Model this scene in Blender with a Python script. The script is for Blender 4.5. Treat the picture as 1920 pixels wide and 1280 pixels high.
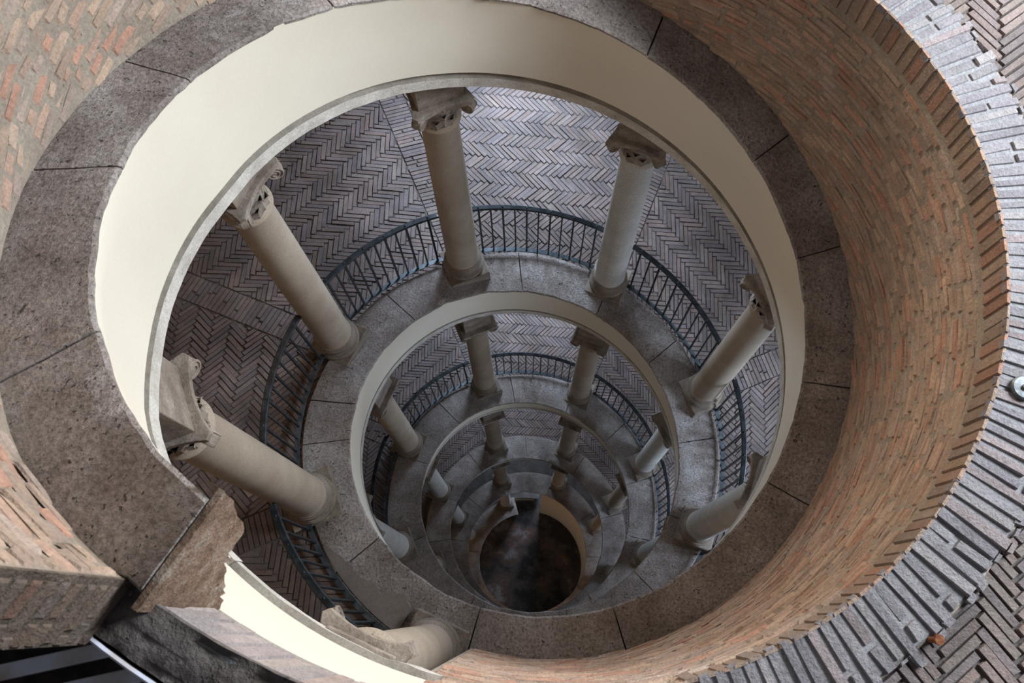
import bpy, bmesh, math, random
from mathutils import Matrix, Vector, noise
PI = math.pi
for o in list(bpy.data.objects): bpy.data.objects.remove(o)
scene = bpy.context.scene
COL = scene.collection

# ------------------------------------------------------------------ camera
cd = bpy.data.cameras.new('camera'); cam = bpy.data.objects.new('camera', cd); COL.objects.link(cam)
CAMP = (0.0044, -1.70808, 6.49997)
RM = [[0.9961339, -0.0771632, 0.0419897], [0.0864754, 0.9454699, -0.3140203], [-0.0154692, 0.3164373, 0.9484873]]
cam.matrix_world = Matrix.Translation(CAMP) @ Matrix(RM).to_4x4()
cd.sensor_width = 36; cd.lens = 1553.05 / 1920 * 36; cd.clip_start = .05
cd.dof.use_dof = True; cd.dof.focus_distance = 7.0; cd.dof.aperture_fstop = 7.0
scene.camera = cam
scene.view_settings.view_transform = 'Standard'; scene.view_settings.look = 'None'
scene.view_settings.gamma = 1; scene.view_settings.use_curve_mapping = False
scene.view_settings.exposure = 0.52

# ------------------------------------------------------------------ helix
TH0, H = -1.87718, 4.77092
KN = [-8.0, -5.0, -2.0, 1.0, 4.0, 7.0, 10.0, 14.0, 19.0, 24.0, 30.0, 37.0]
DZ = [-0.1461, -0.1788, -0.0651, 0.0862, 0.1293, 0.1317, 0.133, 0.0955, 0.0262, -0.0382, -0.0784, -0.0952]
DR = [0.0526, 0.0253, 0.0331, 0.0625, 0.0284, -0.0106, -0.0054, -0.0062, -0.0183, -0.0471, -0.0765, -0.092]
def interp(k, X, Y):
    if k <= X[0]: return Y[0]
    for i in range(1, len(X)):
        if k <= X[i]:
            t = (k - X[i-1]) / (X[i] - X[i-1]); return Y[i-1] + (Y[i] - Y[i-1]) * t
    return Y[-1]
def HZ(k): return -k * H / 8 + interp(k, KN, DZ)
def RI(k): return 1.643 + interp(k, KN, DR)
def th(k): return TH0 - k * PI / 4
def cyl(r, k, z): t = th(k); return (r * math.cos(t), r * math.sin(t), z)
def kof(x, y, near):
    k = (TH0 - math.atan2(y, x)) / (PI / 4)
    return k + 8 * round((near - k) / 8)
GROUND = -21.85

# ------------------------------------------------------------------ light
w = bpy.data.worlds.new('world'); scene.world = w; w.use_nodes = True
w.node_tree.nodes['Background'].inputs[0].default_value = (0.80, 0.86, 1.0, 1)
w.node_tree.nodes['Background'].inputs[1].default_value = 0.08
def area(name, r, k, z, aim, sx, sy, power, col):
    l = bpy.data.lights.new(name, 'AREA'); l.shape = 'RECTANGLE'; l.size = sx; l.size_y = sy; l.energy = power; l.color = col
    o = bpy.data.objects.new(name, l); COL.objects.link(o)
    P = Vector(cyl(r, k, z)); A = Vector(aim); o.location = P
    o.rotation_euler = (A - P).to_track_quat('-Z', 'Y').to_euler(); return o
COOL = (0.62, 0.78, 1.0); WARM = (1.0, 0.62, 0.33)
area('upper_window_daylight', 4.6, -2.75, 5.8, (-1.4, -.7, 3.0), 2.2, 1.5, 430, (0.84, 0.92, 1.0))
area('upper_window_daylight', 4.3, -4.7, 4.5, (.5, -1.7, 1.8), 1.8, 1.1, 140, (1.0, .86, .70))
WINK = [3.55, 5.75]
for n in range(4):
    e = [1.0, .75, .45, .28][n]
    for kk, pw in ((3.55, 150), (5.75, 120)):
        k = kk + 8 * n
        area('ramp_window_daylight', 4.72, k, HZ(k) + 1.75, cyl(2.6, k, HZ(k) - .1), 1.15, 1.3, pw * e, COOL)
area('entrance_daylight', 4.2, 35.75, GROUND + 1.9, cyl(.6, 36.5, GROUND), .9, 1.6, 60, COOL)
for k, e in ((2.3, 9), (.9, 8), (6.9, 8), (9.2, 5), (14.6, 5), (18, 4), (20.9, 4), (25.5, 5), (29.5, 6), (32.6, 40)):  # warm ramp lamps, plus unseen fill added to brighten the deepest turns
    l = bpy.data.lights.new('ramp_lamp_fill', 'POINT'); l.energy = e; l.color = WARM; l.shadow_soft_size = .15
    o = bpy.data.objects.new('ramp_lamp_fill', l); COL.objects.link(o); o.location = cyl(3.9, k, HZ(k) + 2.6)

# ------------------------------------------------------------------ materials
def mat(name): m = bpy.data.materials.new(name); m.use_nodes = True; return m, m.node_tree.nodes, m.node_tree.links
def N(ns, t, **kw):
    n = ns.new(t)
    for k, v in kw.items():
        if k in n.inputs: n.inputs[k].default_value = v
        else: setattr(n, k, v)
    return n
def ramp(ns, stops):
    r = ns.new('ShaderNodeValToRGB'); e = r.color_ramp.elements
    while len(e) < len(stops): e.new(.5)
    for i, (p, c) in enumerate(stops): e[i].position = p; e[i].color = (*c, 1) if len(c) == 3 else c
    return r
def g(v): return (v, v, v)
def mix(ns, ls, a, b, fac, mode='MIX'):
    m = ns.new('ShaderNodeMix'); m.data_type = 'RGBA'; m.blend_type = mode
    for sock, v in ((m.inputs[0], fac), (m.inputs[6], a), (m.inputs[7], b)):
        if hasattr(v, 'links'): ls.new(v, sock)
        elif isinstance(v, (int, float)): sock.default_value = v
        else: sock.default_value = (*v, 1)
    return m.outputs[2]
def stone(name, stops, scale=2.2, rough=.9, bump=.5, pits=.0, grain=60, attr=None, pitscale=9, extra=None, gamp=.25):
    """layered noise stone; pits = share of dark weathered holes"""
    m, ns, ls = mat(name); b = ns['Principled BSDF']; b.inputs['Roughness'].default_value = rough
    tc = ns.new('ShaderNodeTexCoord'); V = tc.outputs['Object']
    n1 = N(ns, 'ShaderNodeTexNoise', Scale=scale, Detail=8.0, Roughness=.65); ls.new(V, n1.inputs['Vector'])
    n2 = N(ns, 'ShaderNodeTexNoise', Scale=grain, Detail=4.0, Roughness=.7); ls.new(V, n2.inputs['Vector'])
    r1 = ramp(ns, stops); ls.new(n1.outputs[0], r1.inputs[0]); c = r1.outputs[0]
    if attr:
        a = ns.new('ShaderNodeAttribute'); a.attribute_name = attr
        c = mix(ns, ls, c, a.outputs['Color'], 1.0, 'MULTIPLY')
    r2 = ramp(ns, [(.3, g(1 - gamp)), (.7, g(1 + gamp * .85))]); ls.new(n2.outputs[0], r2.inputs[0])
    c = mix(ns, ls, c, r2.outputs[0], 1.0, 'MULTIPLY')
    add = ns.new('ShaderNodeMath'); add.operation = 'ADD'
    s2 = ns.new('ShaderNodeMath'); s2.operation = 'MULTIPLY'; ls.new(n2.outputs[0], s2.inputs[0]); s2.inputs[1].default_value = .35
    ls.new(n1.outputs[0], add.inputs[0]); ls.new(s2.outputs[0], add.inputs[1]); hgt = add.outputs[0]
    if pits:
        n3 = N(ns, 'ShaderNodeTexNoise', Scale=pitscale, Detail=6.0, Roughness=.72); ls.new(V, n3.inputs['Vector'])
        n4 = N(ns, 'ShaderNodeTexNoise', Scale=pitscale * 3.5, Detail=3.0, Roughness=.6); ls.new(V, n4.inputs['Vector'])
        mu = ns.new('ShaderNodeMath'); mu.operation = 'MULTIPLY'; ls.new(n3.outputs[0], mu.inputs[0]); ls.new(n4.outputs[0], mu.inputs[1])
        r3 = ramp(ns, [(.105 + pits * .08, g(.8)), (.125 + pits * .08, g(0))]); ls.new(mu.outputs[0], r3.inputs[0])
        c = mix(ns, ls, c, tuple(x * .5 for x in stops[0][1]), r3.outputs[0])
        s3 = ns.new('ShaderNodeMath'); s3.operation = 'MULTIPLY_ADD'; ls.new(r3.outputs[0], s3.inputs[0]); s3.inputs[1].default_value = -.9; ls.new(hgt, s3.inputs[2]); hgt = s3.outputs[0]
    if extra: c = extra(ns, ls, V, c)
    bp = ns.new('ShaderNodeBump'); bp.inputs['Strength'].default_value = bump; bp.inputs['Distance'].default_value = .03
    ls.new(hgt, bp.inputs['Height']); ls.new(bp.outputs[0], b.inputs['Normal']); ls.new(c, b.inputs['Base Color'])
    return m
def pale_scuffs(ns, ls, V, c):
    n = N(ns, 'ShaderNodeTexNoise', Scale=3.1, Detail=10.0, Roughness=.78, Distortion=.5); ls.new(V, n.inputs['Vector'])
    r = ramp(ns, [(.56, g(0)), (.70, g(.75))]); ls.new(n.outputs[0], r.inputs[0])
    return mix(ns, ls, c, (.50, .48, .47), r.outputs[0])
def grime_patches(ns, ls, V, c):
    n = N(ns, 'ShaderNodeTexNoise', Scale=.9, Detail=5.0, Roughness=.6); ls.new(V, n.inputs['Vector'])
    r = ramp(ns, [(.42, (.62, .60, .58)), (.60, (1, 1, 1))]); ls.new(n.outputs[0], r.inputs[0])
    return mix(ns, ls, c, r.outputs[0], 1.0, 'MULTIPLY')
M = {}
M['ledge'] = stone('peperino_ledge', [(.32, (.18, .145, .125)), (.5, (.31, .265, .24)), (.66, (.44, .40, .375))], 1.9, .92, 1.2, .42, 52, gamp=.5, pitscale=17, extra=pale_scuffs)
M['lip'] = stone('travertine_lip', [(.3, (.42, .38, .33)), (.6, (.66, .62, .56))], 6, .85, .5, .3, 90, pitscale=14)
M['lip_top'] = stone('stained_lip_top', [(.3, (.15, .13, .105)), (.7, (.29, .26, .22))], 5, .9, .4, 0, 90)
M['endstone'] = stone('brown_end_stone', [(.32, (.17, .10, .06)), (.5, (.31, .20, .135)), (.66, (.44, .35, .27))], 12, .95, 1.0, .3, 110, gamp=.5)
M['plaster'] = stone('lime_plaster', [(.3, (.74, .67, .55)), (.7, (.80, .735, .62))], .8, .8, .04, 0, 90, gamp=.04)
M['mortar'] = stone('wall_mortar', [(.3, (.27, .21, .16)), (.7, (.40, .34, .27))], 4, .95, .7, .1, 60)
M['mortar_pale'] = stone('pale_mortar', [(.3, (.20, .19, .195)), (.7, (.32, .31, .315))], 5, .95, .6, 0, 60)
M['mortar_dark'] = stone('floor_mortar', [(.3, (.07, .06, .055)), (.7, (.15, .13, .12))], 4, .95, .6, 0, 60)
M['brick'] = stone('wall_brick', [(.3, g(.78)), (.5, g(.96)), (.75, g(1.15))], 7, .92, .7, 0, 70, attr='bcol')
M['paver'] = stone('floor_brick', [(.3, g(.70)), (.5, g(.98)), (.72, g(1.25))], 3.2, .68, .55, 0, 60, attr='bcol', extra=grime_patches)
M['granite'] = stone('speckled_granite', [(.3, (.31, .24, .175)), (.7, (.45, .375, .295))], 1.6, .7, .15, 0, 190, gamp=.4)
M['marble'] = stone('veined_grey_marble', [(.3, (.44, .43, .40)), (.7, (.60, .58, .54))], 2.6, .6, .12, 0, 60)
M['carved'] = stone('weathered_carved_stone', [(.3, (.14, .11, .085)), (.5, (.26, .21, .17)), (.72, (.42, .37, .31))], 7, .85, .45, .1, 80)
M['base'] = stone('column_base_stone', [(.3, (.15, .115, .085)), (.7, (.34, .28, .225))], 5, .8, .35, .12, 80)
M['darkstone'] = stone('rough_dark_mortar_top', [(.3, (.09, .07, .062)), (.5, (.17, .145, .13)), (.75, (.28, .25, .23))], 9, .95, .9, .3, 50)
M['well_floor'] = stone('dark_well_floor', [(.40, (.02, .018, .018)), (.50, (.08, .07, .07)), (.58, (.15, .09, .07)), (.66, (.26, .25, .26))], 1.3, .6, .4, 0, 30)  # near-black floor colour with reddish and pale patches
M['outer'] = stone('outer_wall_plaster', [(.3, (.26, .19, .13)), (.7, (.44, .35, .26))], 1.5, .9, .4, 0, 40)
def metal(name, c0, c1, rough, scale=14, metallic=.4):
    m, ns, ls = mat(name); b = ns['Principled BSDF']; b.inputs['Roughness'].default_value = rough; b.inputs['Metallic'].default_value = metallic
    tc = ns.new('ShaderNodeTexCoord'); n = N(ns, 'ShaderNodeTexNoise', Scale=scale, Detail=5.0); ls.new(tc.outputs['Object'], n.inputs['Vector'])
    r = ramp(ns, [(.42, c0), (.66, c1)]); ls.new(n.outputs[0], r.inputs[0]); ls.new(r.outputs[0], b.inputs['Base Color'])
    bp = ns.new('ShaderNodeBump'); bp.inputs['Strength'].default_value = .25; bp.inputs['Distance'].default_value = .01
    ls.new(n.outputs[0], bp.inputs['Height']); ls.new(bp.outputs[0], b.inputs['Normal']); return m
M['iron'] = metal('wrought_iron', (.018, .023, .028), (.05, .06, .07), .42)
M['ironflat'] = metal('blue_grey_iron_strip', (.05, .065, .075), (.11, .13, .145), .5)
M['bar'] = metal('pale_painted_bar', (.72, .72, .80), (.50, .40, .30), .5, 9, 0)
M['blackiron'] = metal('dark_rusted_plate', (.012, .008, .006), (.04, .025, .018), .8)
M['rust'] = metal('rusted_peg', (.16, .05, .02), (.30, .11, .04), .8, 60)
M['zinc'] = metal('grey_cap', (.12, .13, .135), (.19, .20, .205), .5, 30)

# ------------------------------------------------------------------ mesh helpers
def link(name, verts, faces, ms, parent=None, smooth=False, midx=None, cols=None, loc=None):  # loc: origin of the parent thing
    me = bpy.data.meshes.new(name)
    if loc is not None: verts = [(v[0]-loc[0], v[1]-loc[1], v[2]-loc[2]) for v in verts]
    me.from_pydata([tuple(v) for v in verts], [], faces)
    for m in (ms if isinstance(ms, (list, tuple)) else [ms]): me.materials.append(m)
    if midx: me.polygons.foreach_set('material_index', midx)
    if smooth: me.polygons.foreach_set('use_smooth', [True] * len(me.polygons))
    if cols:
        a = me.attributes.new('bcol', 'FLOAT_COLOR', 'FACE')
        a.data.foreach_set('color', [x for c in cols for x in (*c, 1.0)])
    o = bpy.data.objects.new(name, me); COL.objects.link(o)
    if parent: o.parent = parent
    return o
def struct(o, label): o['kind'] = 'structure'; o['label'] = label; return o
def tag(o, label, cat, group=None):
    o['label'] = label; o['category'] = cat; o['kind'] = 'thing'
    if group: o['group'] = group
    return o
class MB:
    def __init__(s): s.v = []; s.f = []; s.m = []; s.c = []
    def add(s, v, f, mi=0, c=(1, 1, 1)):
        b = len(s.v); s.v += [tuple(x) for x in v]; s.f += [tuple(i + b for i in q) for q in f]; s.m += [mi] * len(f); s.c += [c] * len(f)
    def sweep(s, k0, k1, dk, prof, mats=None, caps=True, closed=True):
        """prof(k) -> closed list of (r, z) ; swept along the spiral"""
        n = max(1, int(math.ceil((k1 - k0) / dk))); b = len(s.v); pr = None
        for i in range(n + 1):
            k = k0 + (k1 - k0) * i / n; pr = prof(k)
            s.v += [cyl(r, k, z) for r, z in pr]
        L = len(pr)
        for i in range(n):
            for j in range(L if closed else L - 1):
                a = b + i * L + j; c = b + i * L + (j + 1) % L
                s.f.append((a, c, c + L, a + L)); s.m.append(mats[j] if mats else 0); s.c.append((1, 1, 1))
        if caps and closed:
            s.f.append(tuple(b + j for j in range(L))[::-1]); s.m.append(mats[0] if mats else 0); s.c.append((1, 1, 1))
            s.f.append(tuple(b + n * L + j for j in range(L))); s.m.append(mats[0] if mats else 0); s.c.append((1, 1, 1))
    def box(s, P, ax, ay, az, mi=0):
        P = Vector(P); v = [P + ax * a + ay * b_ + az * c for a in (-1, 1) for b_ in (-1, 1) for c in (-1, 1)]
        s.add(v, [(0, 1, 3, 2), (4, 6, 7, 5), (0, 4, 5, 1), (2, 3, 7, 6), (0, 2, 6, 4), (1, 5, 7, 3)], mi)
    def tube(s, A, B, r, n=8, mi=0, r2=None):
        A = Vector(A); B = Vector(B); d = (B - A).normalized(); u = d.orthogonal().normalized(); w_ = d.cross(u); r2 = r if r2 is None else r2
        v = [A + (u * math.cos(t) + w_ * math.sin(t)) * r for t in [2*PI*i/n for i in range(n)]] + [B + (u * math.cos(t) + w_ * math.sin(t)) * r2 for t in [2*PI*i/n for i in range(n)]]
        s.add(v, [(i, (i+1) % n, n + (i+1) % n, n + i) for i in range(n)] + [tuple(range(n))[::-1], tuple(range(n, 2*n))], mi)
    def lathe(s, prof, n=40, O=(0, 0, 0), mi=0):
        L = len(prof); v = [(O[0] + r * math.cos(2*PI*i/n), O[1] + r * math.sin(2*PI*i/n), O[2] + z) for i in range(n) for r, z in prof]
        f = [(i*L + j, ((i+1) % n)*L + j, ((i+1) % n)*L + j+1, i*L + j+1) for i in range(n) for j in range(L-1)]
        f += [tuple(i*L for i in range(n))[::-1], tuple(i*L + L-1 for i in range(n))]
        s.add(v, f, mi)
    def build(s, name, ms, parent=None, smooth=False, cols=False, loc=None):
        return link(name, s.v, s.f, ms, parent, smooth, s.m if isinstance(ms, (list, tuple)) else None, s.c if cols else None, loc)
def autosmooth(o, ang=40):
    o.data.polygons.foreach_set('use_smooth', [True] * len(o.data.polygons))
    o.data.set_sharp_from_angle(angle=math.radians(ang))
def bevel(o, wd, seg=2):
    m = o.modifiers.new('bevel', 'BEVEL'); m.width = wd; m.segments = seg; m.limit_method = 'ANGLE'; m.angle_limit = math.radians(40)
def nz(x, y, z=0): return noise.noise(Vector((x, y, z)))

# ------------------------------------------------------------------ stone ledge (spiral stylobate)
RO = 2.135
K_END = 35.2
joints = [-7.78, -7.19, -6.555, -6.1, -5.42, -4.75, -4.02, -3.35, -2.87, -2.31, -1.82, -.85, -.14, .62, 1.35, 1.62, 2.45, 3.38]
rnd = random.Random(4)
while joints[-1] < K_END - .9: joints.append(joints[-1] + rnd.uniform(.55, .95))
joints.append(K_END)
TURNS = [(-7.78, -.14), (-.14, 7.9), (7.9, 15.8), (15.8, 23.8), (23.8, 40)]
NAMES = ['rough grey-brown stone ledge under the brick walls at the top of the well', 'stone ledge of the first colonnaded turn, carrying the largest columns',
         'stone ledge of the second turn down, ringed by a smaller railing', 'stone ledge of the third turn down without a railing', 'lowest dark stone ledge curling round the well floor']
for t, (ka, kb) in enumerate(TURNS):
    mb = MB()
    for a, b in zip(joints[:-1], joints[1:]):
        if not (ka - .01 <= a < kb - .2 if t else a < -.2): continue
        tilt = rnd.uniform(-.006, .006); g0 = .0035
        def prof(k, a=a, b=b, tilt=tilt):
            z = HZ(k); n = nz(k * 6, 1) * .012 + nz(k * 25, 2) * .006
            chip = max(0, nz(k * 3.1, 7) - .45) * .05
            ri = RI(k) + n + chip; zz = z + tilt
            ro = interp(k, [-7.74, -7.6], [1.955, 2.04]) if k < -.16 else RO + .05 * nz(k * 1.3, 5)
            m = .5 * (ri + ro); wv = .008 * nz(k * 4, 3)
            return [(ri + .004, zz - .034), (ri, zz - .014), (ri + .012 + chip * .3, zz - .003), (ri + .09, zz + wv), (m, zz + wv * .6 - .004), (ro - .06, zz + .003 * nz(k*5, 9)), (ro - .012, zz - .006), (ro, zz - .03), (ro, zz - .20), (ri + .12, zz - .20), (ri + .05, zz - .05)]
        mb.sweep(a + g0, b - g0, .035, prof)
    o = mb.build('trim_1', M['ledge']); autosmooth(o, 35)
    struct(o, NAMES[t])

# smooth repair patch with a jagged rim on the first turn's ledge
mb = MB(); PK = [(.20, 2.13, 1.93), (.27, 2.13, 1.86), (.33, 2.13, 1.90), (.38, 2.13, 1.985), (.45, 2.13, 1.94), (.50, 2.13, 2.00), (.60, 2.13, 2.01), (.68, 2.13, 2.04), (.78, 2.13, 2.10)]
rn = random.Random(6); q = []
for i in range(60):
    k = .2 + .58 * i / 59; q.append((k, interp(k, [a[0] for a in PK], [a[2] for a in PK]) + rn.gauss(0, .006)))
v = [cyl(2.125, k, HZ(k) + .004) for k, r in q] + [cyl(r, k, HZ(k) + .016) for k, r in q] + [cyl(r - .004, k, HZ(k) - .02) for k, r in q]; n = len(q)
mb.add(v, [(i, i+1, n+i+1, n+i) for i in range(n-1)] + [(n+i, n+i+1, 2*n+i+1, 2*n+i) for i in range(n-1)])
M['repair'] = stone('smooth_repair_mortar', [(.3, (.20, .17, .15)), (.7, (.28, .24, .215))], 3, .9, .3, 0, 50, gamp=.12)
o = mb.build('trim_8', M['repair']); struct(o, 'smooth mortar repair patch with a jagged rim on the ledge near the bottom column')

# ------------------------------------------------------------------ plaster fascia + lip + ramp slab
def lip_off(k):
    if k < -7.15: return HZ(k) - 3.11
    return interp(k, [-7.15, -6.6, -6.0, -3.2, -2.67, -2.26, -1.6], [HZ(-7.15) - 3.11, 1.0, .98, .93, .88, .84, .90])
def RL_(k): return interp(k, [-7.3, -6.9, -6.2], [1.975, 1.89, 1.78]) - .015
def fprof(k):
    z = HZ(k); L = lip_off(k); ri = RI(k) + .010
    if k > 27.75:
        bot = GROUND - .1
        return [(ri, z - .022), (ri + .014, z - .12), (1.70, max(z - L, bot + .02)), (1.70, bot), (2.0, bot), (2.0, z - .12)]
    rl = RL_(k); t = interp(k, [-7.6, -6.9, -6.3], [1, .5, 0])
    zm = z - .12 - (L - .3) * (.32 - .1 * t); rm = ri + .02 + (rl - .01 - ri - .02) * (.34 + .62 * t)
    return [(ri, z - .022), (ri + .014, z - .12), (rm, zm), (rl - .01, z - L + .15), (rl + .025, z - L + .135), (rl + .025, z - L + .06), (2.07, z - L + .06), (2.07, z - .15), (ri + .15, z - .1)]
FN = ['cream plaster band under the top stone ledge', 'cream plaster band of the second ring down', 'narrow cream plaster band of the third ring down', 'darkened plaster band of the fourth ring down', 'pale plaster wall curving round the well floor']
for t, (a, b) in enumerate([(-7.6, -.12), (-.12, 8), (8, 16), (16, 27.7), (27.76, 35.2)]):
    mb = MB(); mb.sweep(a, b, .06, fprof); o = mb.build('wall_inner', M['plaster']); autosmooth(o, 50); struct(o, FN[t])
    if t == 4: continue
    def lprof(k):
        z = HZ(k) - lip_off(k); j = .004 * nz(k * 12, 4)
        rl = RL_(k)
        return [(rl + .035, z + .115), (rl + j, z + .080), (rl - .002 + j, z - .012), (2.09, z), (2.09, z + .095)]
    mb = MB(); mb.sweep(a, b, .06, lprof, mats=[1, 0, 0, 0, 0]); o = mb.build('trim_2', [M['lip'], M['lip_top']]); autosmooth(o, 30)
    struct(o, ['pitted travertine lip below the top plaster band', 'stone lip below the second plaster band', 'stone lip below the third plaster band', 'dark stone lip below the lower plaster bands'][t])
mb = MB()
def sprof(k):
    z = HZ(k); L = lip_off(k)
    return [(2.06, z - .16), (4.8, z - .16), (4.8, z - L + .02), (2.06, z - L + .02)]
mb.sweep(-7.1, 35.6, .12, sprof); o = mb.build('ceiling', M['outer']); struct(o, 'underside of the spiral ramp above the colonnade')

# ------------------------------------------------------------------ herringbone ramp paving
def clip(poly, nx, ny, d):
    out = []
    for i in range(len(poly)):
        a, b = poly[i], poly[(i+1) % len(poly)]
        da = a[0]*nx + a[1]*ny - d; db = b[0]*nx + b[1]*ny - d
        if da >= 0: out.append(a)
        if (da >= 0) != (db >= 0):
            t = da / (da - db); out.append((a[0] + (b[0]-a[0])*t, a[1] + (b[1]-a[1])*t))
    return out
def poly_brick(mb, poly, zf, top, depth, col, kn):
    if len(poly) < 3: return
    A = sum(poly[i][0]*poly[(i+1) % len(poly)][1] - poly[(i+1) % len(poly)][0]*poly[i][1] for i in range(len(poly))) / 2
    if abs(A) < .0012: return
    if A < 0: poly = poly[::-1]
    n = len(poly); cx = sum(q[0] for q in poly)/n; cy = sum(q[1] for q in poly)/n
    L = max(math.hypot(q[0]-cx, q[1]-cy) for q in poly)
    up = []; 
    for q in poly:
        d = math.hypot(q[0]-cx, q[1]-cy); s = 1 - .007 / max(d, .02)
        up.append((cx + (q[0]-cx)*s, cy + (q[1]-cy)*s))
    v = [(x, y, zf(x, y, kn) + top) for x, y in up] + [(x, y, zf(x, y, kn) + top - depth) for x, y in poly]
    mb.add(v, [tuple(range(n))] + [(i, n + i, n + (i+1) % n, (i+1) % n) for i in range(n)], 0, col)
def herring(mb, cx, cy, ux, uy, clips, ext, wd, n, zf, kn, pal, rn, rmax=None, rmin=None):
    """bricks n*wd by wd woven at 45 degrees to the direction (ux, uy)"""
    c = math.sqrt(.5); ax = (ux*c - uy*c, uy*c + ux*c); ay = (-ax[1], ax[0]); N_ = int(ext / wd)
    gp = .0038
    for y in range(-N_, N_):
        for x in range(-N_, N_):
            d = (x - y) % (2 * n)
            if d == 0: x0, x1, y0, y1 = x, x + n, y, y + 1
            elif d == 2 * n - 1: x0, x1, y0, y1 = x, x + 1, y, y + n
            else: continue
            mx, my = (x0 + x1) / 2 * wd, (y0 + y1) / 2 * wd
            px = cx + ax[0]*mx + ay[0]*my; py = cy + ax[1]*mx + ay[1]*my; r = math.hypot(px, py)
            if rmax and r > rmax + .15 or rmin and r < rmin - .15: continue
            q = []; ang = rn.gauss(0, .012); jx, jy = rn.gauss(0, .002), rn.gauss(0, .002)
            for X, Y in ((x0*wd+gp, y0*wd+gp), (x1*wd-gp, y0*wd+gp), (x1*wd-gp, y1*wd-gp), (x0*wd+gp, y1*wd-gp)):
                dx, dy = X - mx, Y - my; dx, dy = dx - dy*ang + jx, dy + dx*ang + jy
                X, Y = mx + dx + rn.gauss(0, .0015), my + dy + rn.gauss(0, .0015)
                q.append((cx + ax[0]*X + ay[0]*Y, cy + ax[1]*X + ay[1]*Y))
            for cl in clips:
                q = clip(q, *cl)
                if len(q) < 3: break
            if len(q) < 3: continue
            if rmin: 
                if min(math.hypot(*p_) for p_ in q) < rmin - .06: continue
            poly_brick(mb, q, zf, rn.gauss(0, .0035), .03, pal(rn, px, py), kn)
FLOFF = -.105
def zramp(x, y, kn): return HZ(kof(x, y, kn)) + FLOFF
def pal_floor(rn, x, y):
    b = rn.choice([(.225, .168, .152), (.205, .162, .156), (.235, .178, .158), (.195, .155, .148), (.24, .19, .165), (.225, .16, .136)])
    s = rn.uniform(.84, 1.14); return tuple(q * s for q in b)
BAND = .15
def sector(n, rmax, wd=.049):
    """paving between column n and column n+1, with a strip of bricks laid across the ramp at column n"""
    rn = random.Random(n * 7 + 3); mb = MB()
    ta, tb = th(n), th(n + 1); tm = th(n + .5); ux, uy = math.cos(tm), math.sin(tm)
    na = (math.sin(ta), -math.cos(ta)); nb = (-math.sin(tb), math.cos(tb))
    cx, cy = ux * 3.4, uy * 3.4
    herring(mb, cx, cy, ux, uy, [(na[0], na[1], BAND), (nb[0], nb[1], BAND)], 2.3, wd, 5, zramp, n + .5, pal_floor, rn, rmax, 2.03)
    er = (math.cos(ta), math.sin(ta)); r = 2.12
    while r < rmax:
        w_ = wd * rn.uniform(.92, 1.05); cuts = [-BAND, BAND] if rn.random() < .6 else [-BAND, rn.uniform(-.06, .06), BAND]
        for a, b in zip(cuts[:-1], cuts[1:]):
            q = [(er[0]*R_ + na[0]*T, er[1]*R_ + na[1]*T) for R_, T in ((r+.004, a+.005), (r+w_-.004, a+.005), (r+w_-.004, b-.005), (r+.004, b-.005))]
            poly_brick(mb, q, zramp, rn.gauss(0, .003), .03, pal_floor(rn, 0, 0), n)
        r += w_
    return mb
FLN = {0: 'brick ramp paving', }
for n in range(0, 24):
    mb = sector(n, 4.75 if n < 8 else 4.3 if n < 16 else 3.3)
    o = mb.build('floor', M['paver'], cols=True)
    struct(o, 'herringbone brick ramp paving on the %s turn of the spiral' % ('first' if n < 8 else 'second' if n < 16 else 'third'))
mb = MB(); mb.sweep(-.2, 35.7, .06, lambda k: [(2.1, HZ(k) + FLOFF - .012), (3.4, HZ(k) + FLOFF - .012), (4.82, HZ(k) + FLOFF - .012), (4.82, HZ(k) - .17), (2.1, HZ(k) - .17)])
struct(mb.build('floor', M['mortar_dark']), 'dark mortar bed between the ramp bricks')
# well floor
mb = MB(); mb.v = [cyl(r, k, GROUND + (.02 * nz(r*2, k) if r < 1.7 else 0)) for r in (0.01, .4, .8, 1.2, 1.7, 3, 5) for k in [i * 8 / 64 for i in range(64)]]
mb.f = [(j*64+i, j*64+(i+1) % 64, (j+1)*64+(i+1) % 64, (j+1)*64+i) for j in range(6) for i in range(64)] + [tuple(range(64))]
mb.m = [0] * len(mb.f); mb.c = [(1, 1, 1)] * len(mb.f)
o = mb.build('floor', M['well_floor']); autosmooth(o, 60); struct(o, 'dark mottled floor at the bottom of the well')

# ------------------------------------------------------------------ outer wall with window openings
mb = MB(); k = -.2
def in_win(k): return any(abs(((k - w_) + 4) % 8 - 4) < .17 for w_ in WINK)
while k < 35.6:
    k1 = k + .1; km = k + .05
    lo = HZ(km) - .4; hi = HZ(km - 8) - lip_off(km - 8) + .15
    segs = [(lo, HZ(km) + 1.05), (HZ(km) + 2.4, hi)] if in_win(km) else [(lo, hi)]
    for a, b in segs: mb.sweep(k, k1, .1, lambda q, a=a, b=b: [(4.8, a), (5.2, a), (5.2, b), (4.8, b)])
    k = k1
struct(mb.build('wall_outer', M['outer']), 'outer brick and plaster wall behind the spiral ramp')

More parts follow.
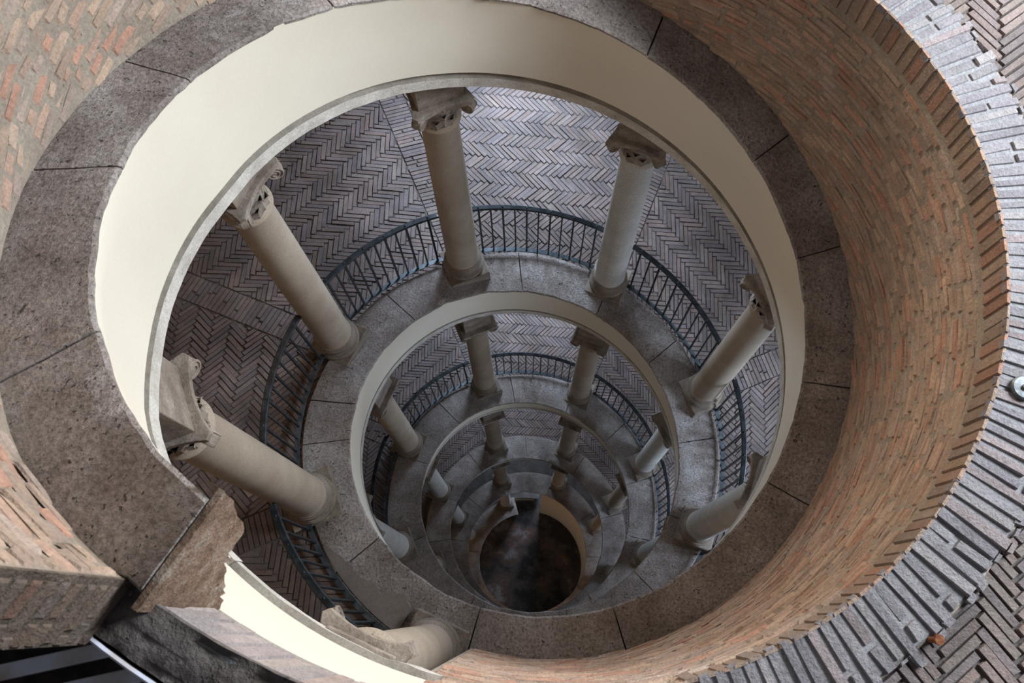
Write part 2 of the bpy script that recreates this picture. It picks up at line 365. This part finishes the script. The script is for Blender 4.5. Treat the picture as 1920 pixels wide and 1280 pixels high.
# ------------------------------------------------------------------ brick walls on the ledge
FL2 = 3.14
def pal_wall(rn, x=0, y=0):
    b = rn.choice([(.50, .35, .25), (.48, .37, .27), (.53, .40, .28), (.45, .34, .25), (.53, .32, .22), (.46, .37, .29), (.50, .38, .27)])
    s = rn.uniform(.85, 1.1); return (b[0]*s, b[1]*s*.94, b[2]*s*.97)
def pal_pale(rn, x=0, y=0):
    b = rn.choice([(.34, .31, .30), (.37, .33, .31), (.31, .28, .275), (.36, .29, .27), (.28, .25, .25)])
    s = rn.uniform(.8, 1.05); return (b[0]*s*.86, b[1]*s*.88, b[2]*s*.93)
def rbrick(mb, pts_in, pts_out, col, mi=0):
    """four base corners on the wall face and four raised corners"""
    mb.add(list(pts_out) + list(pts_in), [(0, 1, 2, 3), (0, 4, 5, 1), (1, 5, 6, 2), (2, 6, 7, 3), (3, 7, 4, 0)], mi, col)
def brick_face(mb, RF, k0, k1, z0f, z1f, rn, bh=.042, bl=.215, mort=.013, relief=.012, pal=pal_wall, slope=None):
    """courses of worn bricks on the inward face of a curved wall"""
    if not callable(RF): RF = lambda k, c=RF: c
    zmin = min(z0f(k0), z0f(k1)); zmax = max(z1f(k0), z1f(k1)); z = zmin - .02; row = 0
    while z < zmax:
        k = k0 - rn.uniform(0, .14); row += 1; hh = bh * rn.uniform(.9, 1.12)
        while k < k1:
            R_ = RF(k); L = bl * rn.choice([1, 1, 1, .85, .5, .62]) * rn.uniform(.88, 1.08); dk = L / R_ / (PI/4)
            ka, kb = max(k, k0), min(k + dk - mort / R_ / (PI/4), k1); km = (ka + kb) / 2
            zz0 = z + .004 * nz(km * 3, row); zz1 = zz0 + hh - mort * .6
            if kb - ka > .02 and zz0 > z0f(km) - .02 and zz1 < z1f(km) + .004:
                j = lambda s=.003: rn.gauss(0, s)
                d = relief * rn.uniform(.2, 1.25); sk = rn.gauss(0, .006)
                base = [cyl(R_ + .004, ka, zz0 + j()), cyl(R_ + .004, kb, zz0 + j() + sk), cyl(R_ + .004, kb, zz1 + j() + sk), cyl(R_ + .004, ka, zz1 + j())]
                ik = .009 / R_ / (PI/4) * rn.uniform(.8, 1.8)
                top = [cyl(R_ - d + j(.002), ka + ik, zz0 + .006 + j(.002)), cyl(R_ - d + j(.002), kb - ik, zz0 + .006 + j(.002) + sk), cyl(R_ - d + j(.002), kb - ik, zz1 - .005 + j(.002) + sk), cyl(R_ - d + j(.002), ka + ik, zz1 - .005 + j(.002))]
                rbrick(mb, base[::-1], top[::-1], pal(rn))
            k += dk
        z += hh
def RW(k): return 1.985
# right wall body
mb = MB(); mb.sweep(-5.2, -.15, .06, lambda k: [(RW(k), HZ(k) - .03), (RW(k), FL2 - .02), (2.26, FL2 - .02), (2.26, HZ(k) - .03)])
struct(mb.build('wall_right', M['mortar']), 'curved brick wall round the right side of the well, mortar bed')
rn = random.Random(11)
mb = MB(); brick_face(mb, RW(0), -5.2, -.16, lambda k: HZ(k) + .01, lambda k: FL2 - .235, rn, relief=.009)
struct(mb.build('wall_right', M['brick'], cols=True), 'long thin orange-brown bricks lining the right side of the well')
# upright soldier course under the coping
mb = MB(); k = -5.2; rn = random.Random(5)
while k < -.82:
    dk = .064 * rn.uniform(.9, 1.1) / RW(k) / (PI/4); gk = .009 / RW(k) / (PI/4); d = rn.uniform(.0, .008); l0 = rn.gauss(0, .003); c = pal_wall(rn)
    z0, z1 = FL2 - .20 + rn.gauss(0, .004), FL2 + .004
    base = [cyl(RW(k) + .006, k, z0), cyl(RW(k) + .006, k + dk - gk, z0), cyl(RW(k) + .006, k + dk - gk, z1), cyl(RW(k) + .006, k, z1)]
    R1 = RW(k) - .006 - d
    top = [cyl(R1, k + gk*.5, z0 + .006), cyl(R1, k + dk - gk*1.5, z0 + .006), cyl(R1 + .002, k + dk - gk*1.5, z1), cyl(R1 + .002, k + gk*.5, z1)]
    rbrick(mb, base[::-1], top[::-1], tuple(q * .72 for q in c)); k += dk
struct(mb.build('trim_3', M['brick'], cols=True), 'course of upright bricks below the coping on the right')
# coping: bricks laid across the wall top, level with the upper floor
RC1 = 2.275
mb = MB(); mb.sweep(-5.2, -.82, .06, lambda k: [(RW(k) + .004, FL2 - .03), (RW(k) + .004, FL2 - .006), (RC1 - .03, FL2 - .012), (RC1 - .01, FL2 - .03)])
struct(mb.build('trim_4', M['mortar_pale']), 'pale grey mortar bed of the wall coping')
mb = MB(); k = -5.2; rn = random.Random(8); i = 0
while k < -.83:
    wd = .060 * rn.uniform(.85, 1.15); dk = wd / 2.15 / (PI/4); gk = .014 / 2.15 / (PI/4); i += 1
    cut = RW(k) + rn.choice([.27, .13, .27, .20, .30]) + rn.gauss(0, .02)
    rr = [RW(k) - .012 + rn.gauss(0, .004), cut, RC1 + rn.gauss(0, .01)]
    for a, b in zip(rr[:-1], rr[1:]):
        t = rn.gauss(.001, .003); tl = rn.gauss(0, .002); s = rn.gauss(0, .004)
        base = [cyl(a + .003, k, FL2 - .025), cyl(b - .012, k + s, FL2 - .025), cyl(b - .012, k + dk - gk + s, FL2 - .025), cyl(a + .003, k + dk - gk, FL2 - .025)]
        top = [cyl(a + .008, k + gk*.4, FL2 + t), cyl(b - .018, k + gk*.4 + s, FL2 + t + tl), cyl(b - .018, k + dk - gk*1.4 + s, FL2 + t + tl), cyl(a + .008, k + dk - gk*1.4, FL2 + t)]
        rbrick(mb, base[::-1], top[::-1], pal_pale(rn))
    k += dk
struct(mb.build('trim_4', M['brick'], cols=True), 'brick coping laid across the wall top on the right')
# upper landing floor
mb = MB(); mb.sweep(-5.2, -.1, .12, lambda k: [(2.22, FL2 - .04), (6.0, FL2 - .04), (6.0, FL2 - .16), (2.22, FL2 - .16)])
struct(mb.build('floor', M['mortar_dark']), 'mortar bed of the upper landing floor')
rn = random.Random(21); mb = MB()
herring(mb, 3.2 * math.cos(th(-2.3)), 3.2 * math.sin(th(-2.3)), math.cos(th(-2.3)), math.sin(th(-2.3)), [], 2.6, .042, 5, lambda x, y, kn: FL2 - .022, -2.3, pal_floor, rn, 4.6, RC1 - .13)
struct(mb.build('floor', M['paver'], cols=True), 'herringbone brick floor of the upper landing beyond the coping')

RB = lambda k: interp(k, [-7.735, -7.35, -6.6, -6.0, -5.2], [1.955, 2.005, 2.015, 1.985, 1.985])
# left wall body, taller, ends in a raw brick face
WBT = 5.3; KB0 = -7.735
mb = MB(); mb.sweep(KB0, -5.2, .06, lambda k: [(RB(k), HZ(k) - .03), (RB(k), WBT), (2.13, WBT), (2.13, HZ(k) - .03 if k > KB0 + .05 else 4.2)])
struct(mb.build('wall_left', M['mortar']), 'mortar body of the brick wall on the left side of the well')
rn = random.Random(31); mb = MB()
brick_face(mb, RB, KB0 + .004, -5.2, lambda k: HZ(k) + .015, lambda k: WBT, rn, bh=.056, bl=.20, mort=.014, relief=.006)
struct(mb.build('wall_left', M['brick'], cols=True), 'chunky worn orange bricks of the left wall')
# end face of left wall: mortar and bricks darkened to imitate its shade
M['mortar_end_shaded'] = stone('shade_toned_end_mortar', [(.3, (.09, .065, .045)), (.5, (.15, .11, .08)), (.7, (.23, .17, .13))], 6, .95, 1.0, .1, 60, gamp=.4)
mb = MB(); mb.sweep(KB0 - .006, KB0 - .0005, .01, lambda k: [(1.953, 4.15), (1.953, WBT), (2.131, WBT), (2.131, 4.15)])
struct(mb.build('wall_left', M['mortar_end_shaded']), 'mortar of the raw end of the left wall, shade painted in')
mb = MB(); t_ = th(KB0); er = Vector((math.cos(t_), math.sin(t_), 0)); en = Vector((-math.sin(t_), math.cos(t_), 0)); rn = random.Random(9)
z = 4.30
while z < WBT - .05:
    r = 1.966
    while r < 2.12:
        L = min(rn.choice([.10, .2, .13]), 2.13 - r); hh = .05
        pts = [(r+.006, z+.006), (r+L-.006, z+.006), (r+L-.006, z+hh-.006), (r+.006, z+hh-.006)]; d = rn.uniform(.001, .006)
        base = [er*a + Vector((0, 0, b)) + en*.010 for a, b in pts]; cxy = (r + L/2, z + hh/2)
        top = [er*(a + (cxy[0]-a)*.12) + Vector((0, 0, b + (cxy[1]-b)*.3)) + en*(d + .011) for a, b in pts]
        rbrick(mb, base, top, tuple(q*.38 for q in pal_wall(rn))); r += L  # brick tone cut so the unlit end reads as shaded
    z += .054
struct(mb.build('wall_left', M['brick'], cols=True), 'rough brick end of the left wall above the parapet, shade painted into the brick')

# raw stone end of the ledge (jagged lower edge against the white plaster)
mb = MB(); K0 = -7.782; tt = th(K0); er = Vector((math.cos(tt), math.sin(tt), 0)); et = Vector((-math.sin(tt), math.cos(tt), 0))
top = []; bot = []; rn = random.Random(2)
NE = 31
for i in range(NE):
    r = 1.66 + (1.99 - 1.66) * i / (NE - 1)
    top.append(er * r + Vector((0, 0, HZ(K0) - .016))); bot.append(er * r + Vector((0, 0, interp(r, [1.66, 1.70, 1.73, 1.82, 1.9, 1.99], [4.44, 4.31, 4.2, 4.18, 4.05, 3.93]) + rn.gauss(0, .014))))
v = [q + et * .014 for q in top] + [q + et * .016 for q in bot] + [q - et*.004 for q in top] + [q - et*.05 for q in bot]
n = NE; f = []
for i in range(n-1): f += [(i, i+1, n+i+1, n+i), (i, 2*n+i, 2*n+i+1, i+1), (n+i, n+i+1, 3*n+i+1, 3*n+i), (2*n+i, 3*n+i, 3*n+i+1, 2*n+i+1)]
f += [(0, n, 3*n, 2*n), (n-1, 3*n-1, 4*n-1, 2*n-1)]
mb.add(v, f); struct(mb.build('trim_5', M['endstone']), 'raw brown end of the top stone ledge with a jagged lower edge')

# ------------------------------------------------------------------ low parapet at the lower left (ends of its own top)
PT = 4.40; RP = 1.975
mb = MB(); mb.sweep(-8.18, -7.52, .05, lambda k: [(RP + .012, 3.20), (RP, 3.96), (2.09, 3.96), (2.09, 3.20)])
struct(mb.build('wall_front', M['plaster']), 'white plaster band below the lower left parapet')
mb = MB(); mb.sweep(-8.2, -7.59, .03, lambda k: [(RP + .035, 3.205), (RP - .012 + .012*nz(k*14, 1) * (1 if k < -8 else .3), 3.165), (RP - .012 + .012*nz(k*11, 6) * (1 if k < -8 else .3), 3.10), (2.12, 3.10), (2.12, 3.205)], mats=[1, 0, 0, 0, 0])
o = mb.build('trim_2', [M['lip'], M['lip_top']]); autosmooth(o, 30); struct(o, 'chipped stone lip below the lower left plaster band')
mb = MB(); mb.sweep(-8.8, KB0 + .02, .05, lambda k: [(RP + .006, 3.94), (RP + .006, PT - .01), (2.10, PT - .01), (2.10, 3.94)])
mb.sweep(-8.8, -8.17, .05, lambda k: [(RW(k), 3.0), (RW(k), 4.0), (2.30, 4.0), (2.30, 3.0)])
struct(mb.build('wall_front', M['mortar_pale']), 'mortar body of the lower left parapet')
mb = MB(); rn = random.Random(77); k = -8.8
while k < KB0:
    dk = .062 * rn.uniform(.85, 1.15) / RP / (PI/4); gk = .010 / RP / (PI/4); sl = .03 / RP / (PI/4)
    z0, z1 = 3.99 + rn.gauss(0, .006), PT - .008
    pts = [(k, z0), (k + dk - gk, z0), (k + dk - gk + sl, z1), (k + sl, z1)]; d = .008 + rn.uniform(0, .006)
    base = [cyl(RP + .007, a, b) for a, b in pts]; tp = [cyl(RP - d + .006, a + (.4*gk if i in (0, 3) else -.4*gk), b) for i, (a, b) in enumerate(pts)]
    rbrick(mb, base[::-1], tp[::-1], tuple(q * u for q, u in zip(pal_pale(rn), (1.75, 1.6, 1.45)))); k += dk
struct(mb.build('trim_6', M['brick'], cols=True), 'slanting upright pale bricks along the rim of the lower left parapet')
mb = MB(); brick_face(mb, RW(0), -8.8, -8.17, lambda k: 2.88, lambda k: 3.98, random.Random(3), relief=.009)
struct(mb.build('wall_front', M['brick'], cols=True), 'bricks of the wall rising at the bottom of the picture')
def ptop(k):
    L = []
    for i in range(7):
        r = 1.968 + (2.10 - 1.968) * i / 6; L.append((r, PT + .002 + .022 * nz(k * 9, r * 30) + .01 * nz(k * 30, r * 60)))
    return [(1.968, PT - .03)] + L + [(2.10, PT - .03)]
mb = MB(); mb.sweep(-8.8, KB0 + .01, .012, ptop); o = mb.build('trim_7', M['darkstone']); autosmooth(o, 60); struct(o, 'rough dark mortar on top of the lower left parapet')

# ------------------------------------------------------------------ metal strip, bars, peg, cap
mb = MB(); mb.sweep(-8.8, -7.62, .05, lambda k: [(2.108, 3.9), (2.108, 4.405), (2.115, 4.412), (2.121, 4.405), (2.121, 3.9)], mats=[0, 1, 1, 0, 0])
o = mb.build('curved_metal_edging', [M['blackiron'], M['bar']]); tag(o, 'curved dark metal edging with a thin pale rim beside the lower left parapet', 'metal edging')
mb = MB(); mb.sweep(-8.8, -7.2, .1, lambda k: [(2.13, 3.7), (3.6, 3.7), (3.6, 3.6), (2.13, 3.6)])
struct(mb.build('floor', M['blackiron']), 'dark metal platform floor in the lower left corner')
def bar(A, B, label):
    A = Vector(A); B = Vector(B); d = (B - A).normalized(); up = Vector((0, 0, 1)); s = d.cross(up).normalized()
    e = MB(); e.box((0, 0, 0), d * ((B - A).length / 2), s * .020, up * .020)
    o = e.build('steel_bar', M['bar']); o.location = (A + B) / 2; bevel(o, .004); tag(o, label, 'bar', 'painted bars of the lower left platform'); return o
E0 = Vector(cyl(2.155, -7.735, 4.22)); E1 = Vector(cyl(2.155, -7.80, 4.22)); dd = Vector(cyl(2.345, -7.64, 4.22)) - E0; dd.normalize()
bar(E0, E0 + dd * .9, 'upper pale rust-flecked bar ending near the brick wall end')
bar(E1, E1 + dd * .9, 'lower pale rust-flecked bar cut off by the bottom left corner')
mb = MB(); P = Vector(cyl(2.262, -1.345, FL2)); mb.tube(P - Vector((0, 0, .04)), P + Vector((.012, .004, .035)), .011, 8); mb.tube(P + Vector((.012, .004, .03)), P + Vector((.014, .004, .042)), .02, 8)
tag(mb.build('rusty_peg', M['rust']), 'small rusty iron peg at the outer edge of the brick coping, bottom right', 'peg')
mb = MB(); P = cyl(2.085, -2.0, FL2 + .004); mb.lathe([(.052, 0), (.052, .012), (.046, .018), (.014, .02), (.013, .03), (.001, .031)], 28, P)
o = mb.build('round_cap', M['zinc']); autosmooth(o, 40); tag(o, 'round grey metal cap set in the brick coping at the right edge', 'cap')

# ------------------------------------------------------------------ columns
def volute(mb, C, nrm, up, R_, depth, flip=1, turns=2.2):
    """spiral scroll: disc plus raised coil"""
    C = Vector(C); nrm = Vector(nrm).normalized(); up = Vector(up).normalized(); sd = nrm.cross(up) * flip
    n = 18; v = []; f = []
    for zz in (-depth/2, depth/2):
        v += [C + nrm*zz + (sd*math.cos(2*PI*i/n) + up*math.sin(2*PI*i/n)) * R_ * .86 for i in range(n)]
    f = [tuple(range(n))[::-1], tuple(range(n, 2*n))] + [(i, (i+1) % n, n+(i+1) % n, n+i) for i in range(n)]
    mb.add(v, f)
    for face in (1, -1):
        m = 34; b = []; 
        for i in range(m + 1):
            a = PI/2 - turns*2*PI*i/m; rr = R_ * (1 - .82*i/m); w_ = R_*.17*(1 - .5*i/m)
            for q, h in ((rr, 0), (rr - w_*.3, .010), (rr - w_, .010), (rr - w_*1.2, 0)):
                b.append(C + nrm*(face*(depth/2 + h)) + (sd*math.cos(a) + up*math.sin(a)) * q)
        ff = [(i*4+j, i*4+j+1, (i+1)*4+j+1, (i+1)*4+j) for i in range(m) for j in range(3)]
        mb.add(b, ff if face * flip > 0 else [q[::-1] for q in ff])
        mb.lathe([(R_*.16, 0)], 3) if False else None
def leaf(mb, ang, r0, z0, hgt, wd, curl):
    """acanthus leaf standing on the bell and curling outward at the tip"""
    er = Vector((math.cos(ang), math.sin(ang), 0)); et = Vector((-math.sin(ang), math.cos(ang), 0)); n = 7; v = []
    for i in range(n + 1):
        t = i / n; out = r0 + .012 + curl * max(0, t - .45)**2 * 3.2; z = z0 + hgt * (t if t < .8 else .8 + (t - .8) * .2 - (t-.8)*.5)
        ww = wd * (.75 + .5*math.sin(PI * min(t*1.1, 1))) * (1 - .75*max(0, t - .6)/.4) * (1 + .16*(-1)**i)
        for s, dp in ((-1, -.008), (-.5, .004), (0, .016), (.5, .004), (1, -.008)):
            v.append(er*(out + dp) + et*(s*ww/2) + Vector((0, 0, z)))
    mb.add(v, [(i*5+j, i*5+j+1, (i+1)*5+j+1, (i+1)*5+j) for i in range(n) for j in range(4)])
def abacus(mb, z0, z1, hw, conc, cut):
    n = 9; ring = []
    for q in range(4):
        a = q * PI/2; ux, uy = math.cos(a), math.sin(a); vx, vy = -uy, ux
        for i in range(n):
            t = -1 + 2*i/(n-1); d = hw - conc*(1 - t*t); s = t*(hw - cut)
            ring.append((ux*d + vx*s, uy*d + vy*s))
    L = len(ring); v = []
    for s, z in ((.93, z0), (.95, z0 + (z1-z0)*.35), (1.0, z0 + (z1-z0)*.5), (1.0, z1)): v += [(x*s, y*s, z) for x, y in ring]
    f = [tuple(range(L))[::-1], tuple(range(3*L, 4*L))] + [(m*L+i, m*L+(i+1) % L, (m+1)*L+(i+1) % L, (m+1)*L+i) for m in range(3) for i in range(L)]
    mb.add(v, f)
PL = .215
def make_column(style, smat, total, slope):
    """column at the origin; local +x points away from the well centre"""
    ro = bpy.data.objects.new('stone_column', None); COL.objects.link(ro); ro.empty_display_size = .2
    # base: square plinth wedged on the sloping ledge, two tori and a scotia
    mb = MB(); v = []
    for z, s in ((None, 1), (.075, 1), (.085, .965)):
        for x, y in ((-1, -1), (1, -1), (1, 1), (-1, 1)):
            X, Y = x*PL*s, y*PL*s
            v.append((X, Y, (slope * Y - .012) if z is None else z))
    f = [(0, 3, 2, 1), (8, 9, 10, 11)] + [(a*4+i, a*4+(i+1) % 4, (a+1)*4+(i+1) % 4, (a+1)*4+i) for a in range(2) for i in range(4)]
    mb.add(v, f)
    pl = mb.build('plinth', M['base'], ro); bevel(pl, .006)
    prof = [(.0, .08), (.196, .08)]
    prof += [(.190 + .024*math.sin(t), .112 - .030*math.cos(t)) for t in [PI*i/7 for i in range(8)]]
    prof += [(.200, .146), (.200, .154), (.184, .160), (.174, .176), (.172, .192), (.180, .206), (.192, .212), (.192, .220)]
    prof += [(.178 + .020*math.sin(t), .244 - .022*math.cos(t)) for t in [PI*i/6 for i in range(7)]]
    prof += [(.184, .270), (.184, .282), (.172, .292)]
    mb = MB(); mb.lathe(prof[1:], 48); b = mb.build('base', M['base'], ro); autosmooth(b, 45)
    # shaft with entasis and neck ring
    zt = total - CAPH; prof = []; rb, rt = .164, .147
    prof.append((rb + .008, .285)); prof.append((rb + .008, .302)); prof.append((rb + .001, .318))
    for i in range(13):
        t = i/12; prof.append((rb + (rt - rb)*(t**1.6), .33 + (zt - .06 - .33)*t))
    prof += [(rt + .002, zt - .05), (rt + .022, zt - .036), (rt + .028, zt - .026), (rt + .022, zt - .014), (rt + .002, zt - .004), (rt, zt)]
    mb = MB(); mb.lathe(prof, 48); s = mb.build('shaft', smat, ro); autosmooth(s, 40)
    # capital
    mb = MB(); z0 = zt; ch = .33; hw = .225
    if style == 'leafy':
        mb.lathe([(rt - .004, z0), (rt - .002, z0 + .10), (rt + .004, z0 + .20), (rt + .02, z0 + .235), (rt + .035, z0 + .26), (rt + .035, z0 + .285), (rt + .01, z0 + .30), (rt + .01, z0 + ch - .07)], 36)
        for i in range(8): leaf(mb, i*PI/4 + PI/8, rt - .014, z0, .12, .10, .035)
        for i in range(8): leaf(mb, i*PI/4, rt - .014, z0 + .02, .19, .08, .05)
        for i in range(24):
            a = i*PI/12; mb.lathe([(.001, -.018), (.013, -.012), (.017, 0), (.012, .014), (.001, .018)], 6, ((rt + .036)*math.cos(a), (rt + .036)*math.sin(a), z0 + .272))
        c = mb.build('capital', M['carved'], ro); autosmooth(c, 40)
        for i in range(4):
            a = i*PI/2 + PI/4; vm = MB(); volute(vm, (.262*math.cos(a), .262*math.sin(a), z0 + .235), (-math.sin(a), math.cos(a), 0), (0, 0, 1), .066, .055, 1)
            vo = vm.build('volute', M['carved'], c); autosmooth(vo, 40)
        am = MB(); abacus(am, z0 + ch - .075, z0 + ch, .235, .035, .03); ab = am.build('abacus', M['carved'], ro); bevel(ab, .004)
    elif style == 'scroll':
        mb.lathe([(rt - .004, z0), (rt, z0 + .10), (rt + .01, z0 + .12), (rt + .045, z0 + .17), (rt + .05, z0 + .20), (rt + .03, z0 + .21), (rt + .02, z0 + .25)], 36)
        for i in range(20):
            a = i*PI/10; mb.lathe([(.001, -.026), (.016, -.014), (.020, .004), (.012, .02), (.001, .026)], 6, ((rt + .035)*math.cos(a), (rt + .035)*math.sin(a), z0 + .165))
        c = mb.build('capital', M['carved'], ro); autosmooth(c, 40)
        for sy in (-1, 1):
            vm = MB(); volute(vm, (0, sy*.19, z0 + .185), (1, 0, 0), (0, 0, 1), .075, .40, sy)
            vo = vm.build('volute', M['carved'], c); autosmooth(vo, 40)
        am = MB(); abacus(am, z0 + .25, z0 + .315, .225, .0, .004); ab = am.build('abacus', M['carved'], ro); bevel(ab, .004); ch = .315
    else:
        mb.lathe([(rt - .004, z0), (rt, z0 + .09), (rt + .014, z0 + .10), (rt + .014, z0 + .12), (rt + .022, z0 + .13), (rt + .05, z0 + .165), (rt + .062, z0 + .20), (rt + .062, z0 + .215)], 36)
        c = mb.build('capital', M['carved'], ro); autosmooth(c, 40)
        am = MB(); abacus(am, z0 + .215, z0 + .30, .225, .0, .004); ab = am.build('abacus', M['carved'], ro); bevel(ab, .004); ch = .30
    # impost block carrying the ring above
    im = MB(); v = []
    for z in (z0 + ch, total + 1.0):
        for x, y in ((-1, -1), (1, -1), (1, 1), (-1, 1)): v.append((x*.165, y*.175, z))
    im.add(v, [(0, 3, 2, 1), (4, 5, 6, 7), (0, 1, 5, 4), (1, 2, 6, 5), (2, 3, 7, 6), (3, 0, 4, 7)]); ib = im.build('impost_block', M['carved'], ro); bevel(ib, .006)
    return ro, ib, z0 + ch
CAPH = .65
protos = {}
def copy_tree(o, parent=None):
    c = o.copy(); COL.objects.link(c); c.parent = parent
    for ch in [x for x in bpy.data.objects if x.parent == o]: copy_tree(ch, c)
    return c
def get_col(style, sm):
    key = (style, sm)
    if key not in protos:
        protos[key] = [make_column(style.replace('low', ''), M[sm], 3.39 if 'low' in style else 3.50, H/8/(2.05*PI/4)), True]
        return protos[key][0][0]
    return copy_tree(protos[key][0][0])
CR = {1: (2.07, 1.02), 2: (2.11, 2.02), 3: (2.04, 3.0), 4: (2.075, 4.01), 5: (2.07, 5.01), 6: (1.99, 5.96), 0: (2.085, .02), 14: (2.04, 13.93)}
CL = {0: 'squat foreshortened granite column at the bottom edge, warm lit shaft', 1: 'large leaning granite column at the lower left, half hidden by the raw ledge end',
      2: 'granite column on the left of the largest ring, top under the bright plaster', 3: 'brownish granite column at the top of the largest ring, left of the pale marble one',
      4: 'pale grey marble column at the upper right of the largest ring', 5: 'pale column on the right of the largest ring between two railings', 6: 'pale column at the lower right, half hidden behind the dark ledge',
      9: 'column on the second ring at lower left, top hidden by the chipped ledge', 10: 'column on the left of the second ring, carved capital against the plaster',
      11: 'stout column at the top of the second ring, left one of the pair', 12: 'column at the top right of the second ring with a scroll capital lit orange',
      13: 'column on the right of the second ring ending in a scroll capital', 14: 'shadowed column stump at the lower right of the second ring',
      17: 'barely visible column base at the lower left of the third ring', 18: 'short pale column on the left of the third ring', 19: 'column at the top of the third ring, left one of the pair',
      20: 'column at the top of the third ring, right one of the pair', 21: 'pale column on the right of the third ring', 22: 'dim column base at the lower right of the third ring', 
      25: 'sliver of a column base at lower left of the fourth ring', 26: 'small pale column on the left of the fourth ring', 27: 'dark column at the top of the fourth ring, left one of the pair', 28: 'dark column at the top of the fourth ring, right one of the pair',
      29: 'small dim column on the right of the fourth ring', 30: 'dim column at the lower right of the fourth ring',
      33: 'tiny column low on the left of the deepest ring', 34: 'tiny pale column on the left of the deepest ring', 35: 'tiny yellowish column at the top left of the dark well floor'}
GR = ['columns on the first turn', 'columns on the second turn', 'columns on the third turn', 'columns on the fourth turn', 'columns on the deepest turn']
for n in sorted(CL):
    r, k = CR.get(n, (2.035, float(n))); style = 'leafylow' if n == 0 else 'leafy' if n < 10 else 'scroll' if n < 18 else 'plain'
    sm = 'marble' if n in (4, 6, 9, 13, 14, 18, 26) or n > 30 else 'granite'
    c = get_col(style, sm); z = HZ(k)
    # clear height from the ledge to the underside of the ring above
    c.location = cyl(r, k, z); c.rotation_euler = (0, 0, th(k))
    top = 3.14 if n == 0 else HZ(k - 8) - lip_off(k - 8) + .04
    for ch in [x for x in bpy.data.objects if x.parent == c and x.name.startswith('impost_block')]:
        me = ch.data.copy(); ch.data = me
        lowz = min(v.co.z for v in me.vertices)
        for v in me.vertices:
            if v.index > 3: v.co.z = max(top - z, lowz + .03)
    if n == 0:
        for ch in [x for x in bpy.data.objects if x.parent == c and x.name.split('.')[0] in ('capital', 'abacus', 'impost_block')]: ch.scale = (.84, .84, 1)
    tag(c, CL[n], 'column', GR[n // 8])

# ------------------------------------------------------------------ railings between the columns
RR = 2.155
RL = {0: 'black iron railing curving down at the lower left below the white plaster', 1: 'black iron railing at the left between the two leaning granite columns', 2: 'iron railing at upper left between the left and top granite columns',
      3: 'iron railing at the top between the granite and the pale marble column', 4: 'black iron railing at the upper right, running down from the marble column', 5: 'iron railing at the right over pale herringbone paving',
      9: 'small dark railing on the left of the second ring below the left column', 10: 'small railing at upper left of the second ring', 11: 'small railing at the top of the second ring between the paired columns',
      12: 'small railing at upper right of the second ring', 13: 'small railing at the right of the second ring beside pale ledge', 6: 'scrap of railing at the lower right behind the half hidden column'}
for n in sorted(RL):
    ka = CR.get(n, (2, n))[1] + .115; kb = CR.get(n + 1, (2, n + 1))[1] - .115
    km = (ka + kb) / 2; O = cyl(RR, km, HZ(km))
    ro = bpy.data.objects.new('iron_railing', None); COL.objects.link(ro); ro.location = O; ro.empty_display_size = .2
    TOP = 1.04
    mb = MB(); mb.sweep(ka - .02, kb + .02, .04, lambda k: [(RR - .026, HZ(k) + TOP - .011), (RR - .026, HZ(k) + TOP + .006), (RR - .019, HZ(k) + TOP + .012), (RR + .019, HZ(k) + TOP + .012), (RR + .026, HZ(k) + TOP + .006), (RR + .026, HZ(k) + TOP - .011)])
    nb = 11
    for i in range(0, nb, 2):
        k = ka + (kb - ka) * (i + .5) / nb; P = cyl(RR, k, HZ(k) + TOP + .01)
        mb.lathe([(.010, 0), (.009, .005), (.005, .009), (.001, .010)], 10, P)
    for k in (ka, kb):
        A = cyl(RR, k, HZ(k) + TOP - .004); sgn = -1 if k == ka else 1; B = cyl(RR - .02, k + sgn*.06, HZ(k + sgn*.06) + TOP - .03); mb.tube(A, B, .012)
    h = mb.build('handrail', M['iron'], ro, loc=O); autosmooth(h, 35)
    mb = MB(); mb.sweep(ka, kb, .04, lambda k: [(RR - .022, HZ(k) + .055), (RR - .022, HZ(k) + .067), (RR + .022, HZ(k) + .067), (RR + .022, HZ(k) + .055)])
    mb.build('bottom_rail', M['ironflat'], ro, loc=O)
    for i in range(nb):
        k = ka + (kb - ka) * (i + .5) / nb; t = th(k); er = Vector((math.cos(t), math.sin(t), 0)); et = Vector((-er.y, er.x, 0)); z = HZ(k)
        thick = i % 2 == 0; e = MB(); hw = .0095 if thick else .0075
        z0 = z + (.0 if i in (0, nb-1, nb//2) else .05); z1 = z + TOP - .005
        e.box(Vector(cyl(RR, k, (z0 + z1)/2)), er*hw, et*hw, Vector((0, 0, (z1 - z0)/2)))
        e.build('baluster', M['iron'], ro, loc=O)
    tag(ro, RL[n], 'railing', 'railings on the first turn' if n < 8 else 'railings on the second turn')
bpy.context.view_layer.update()
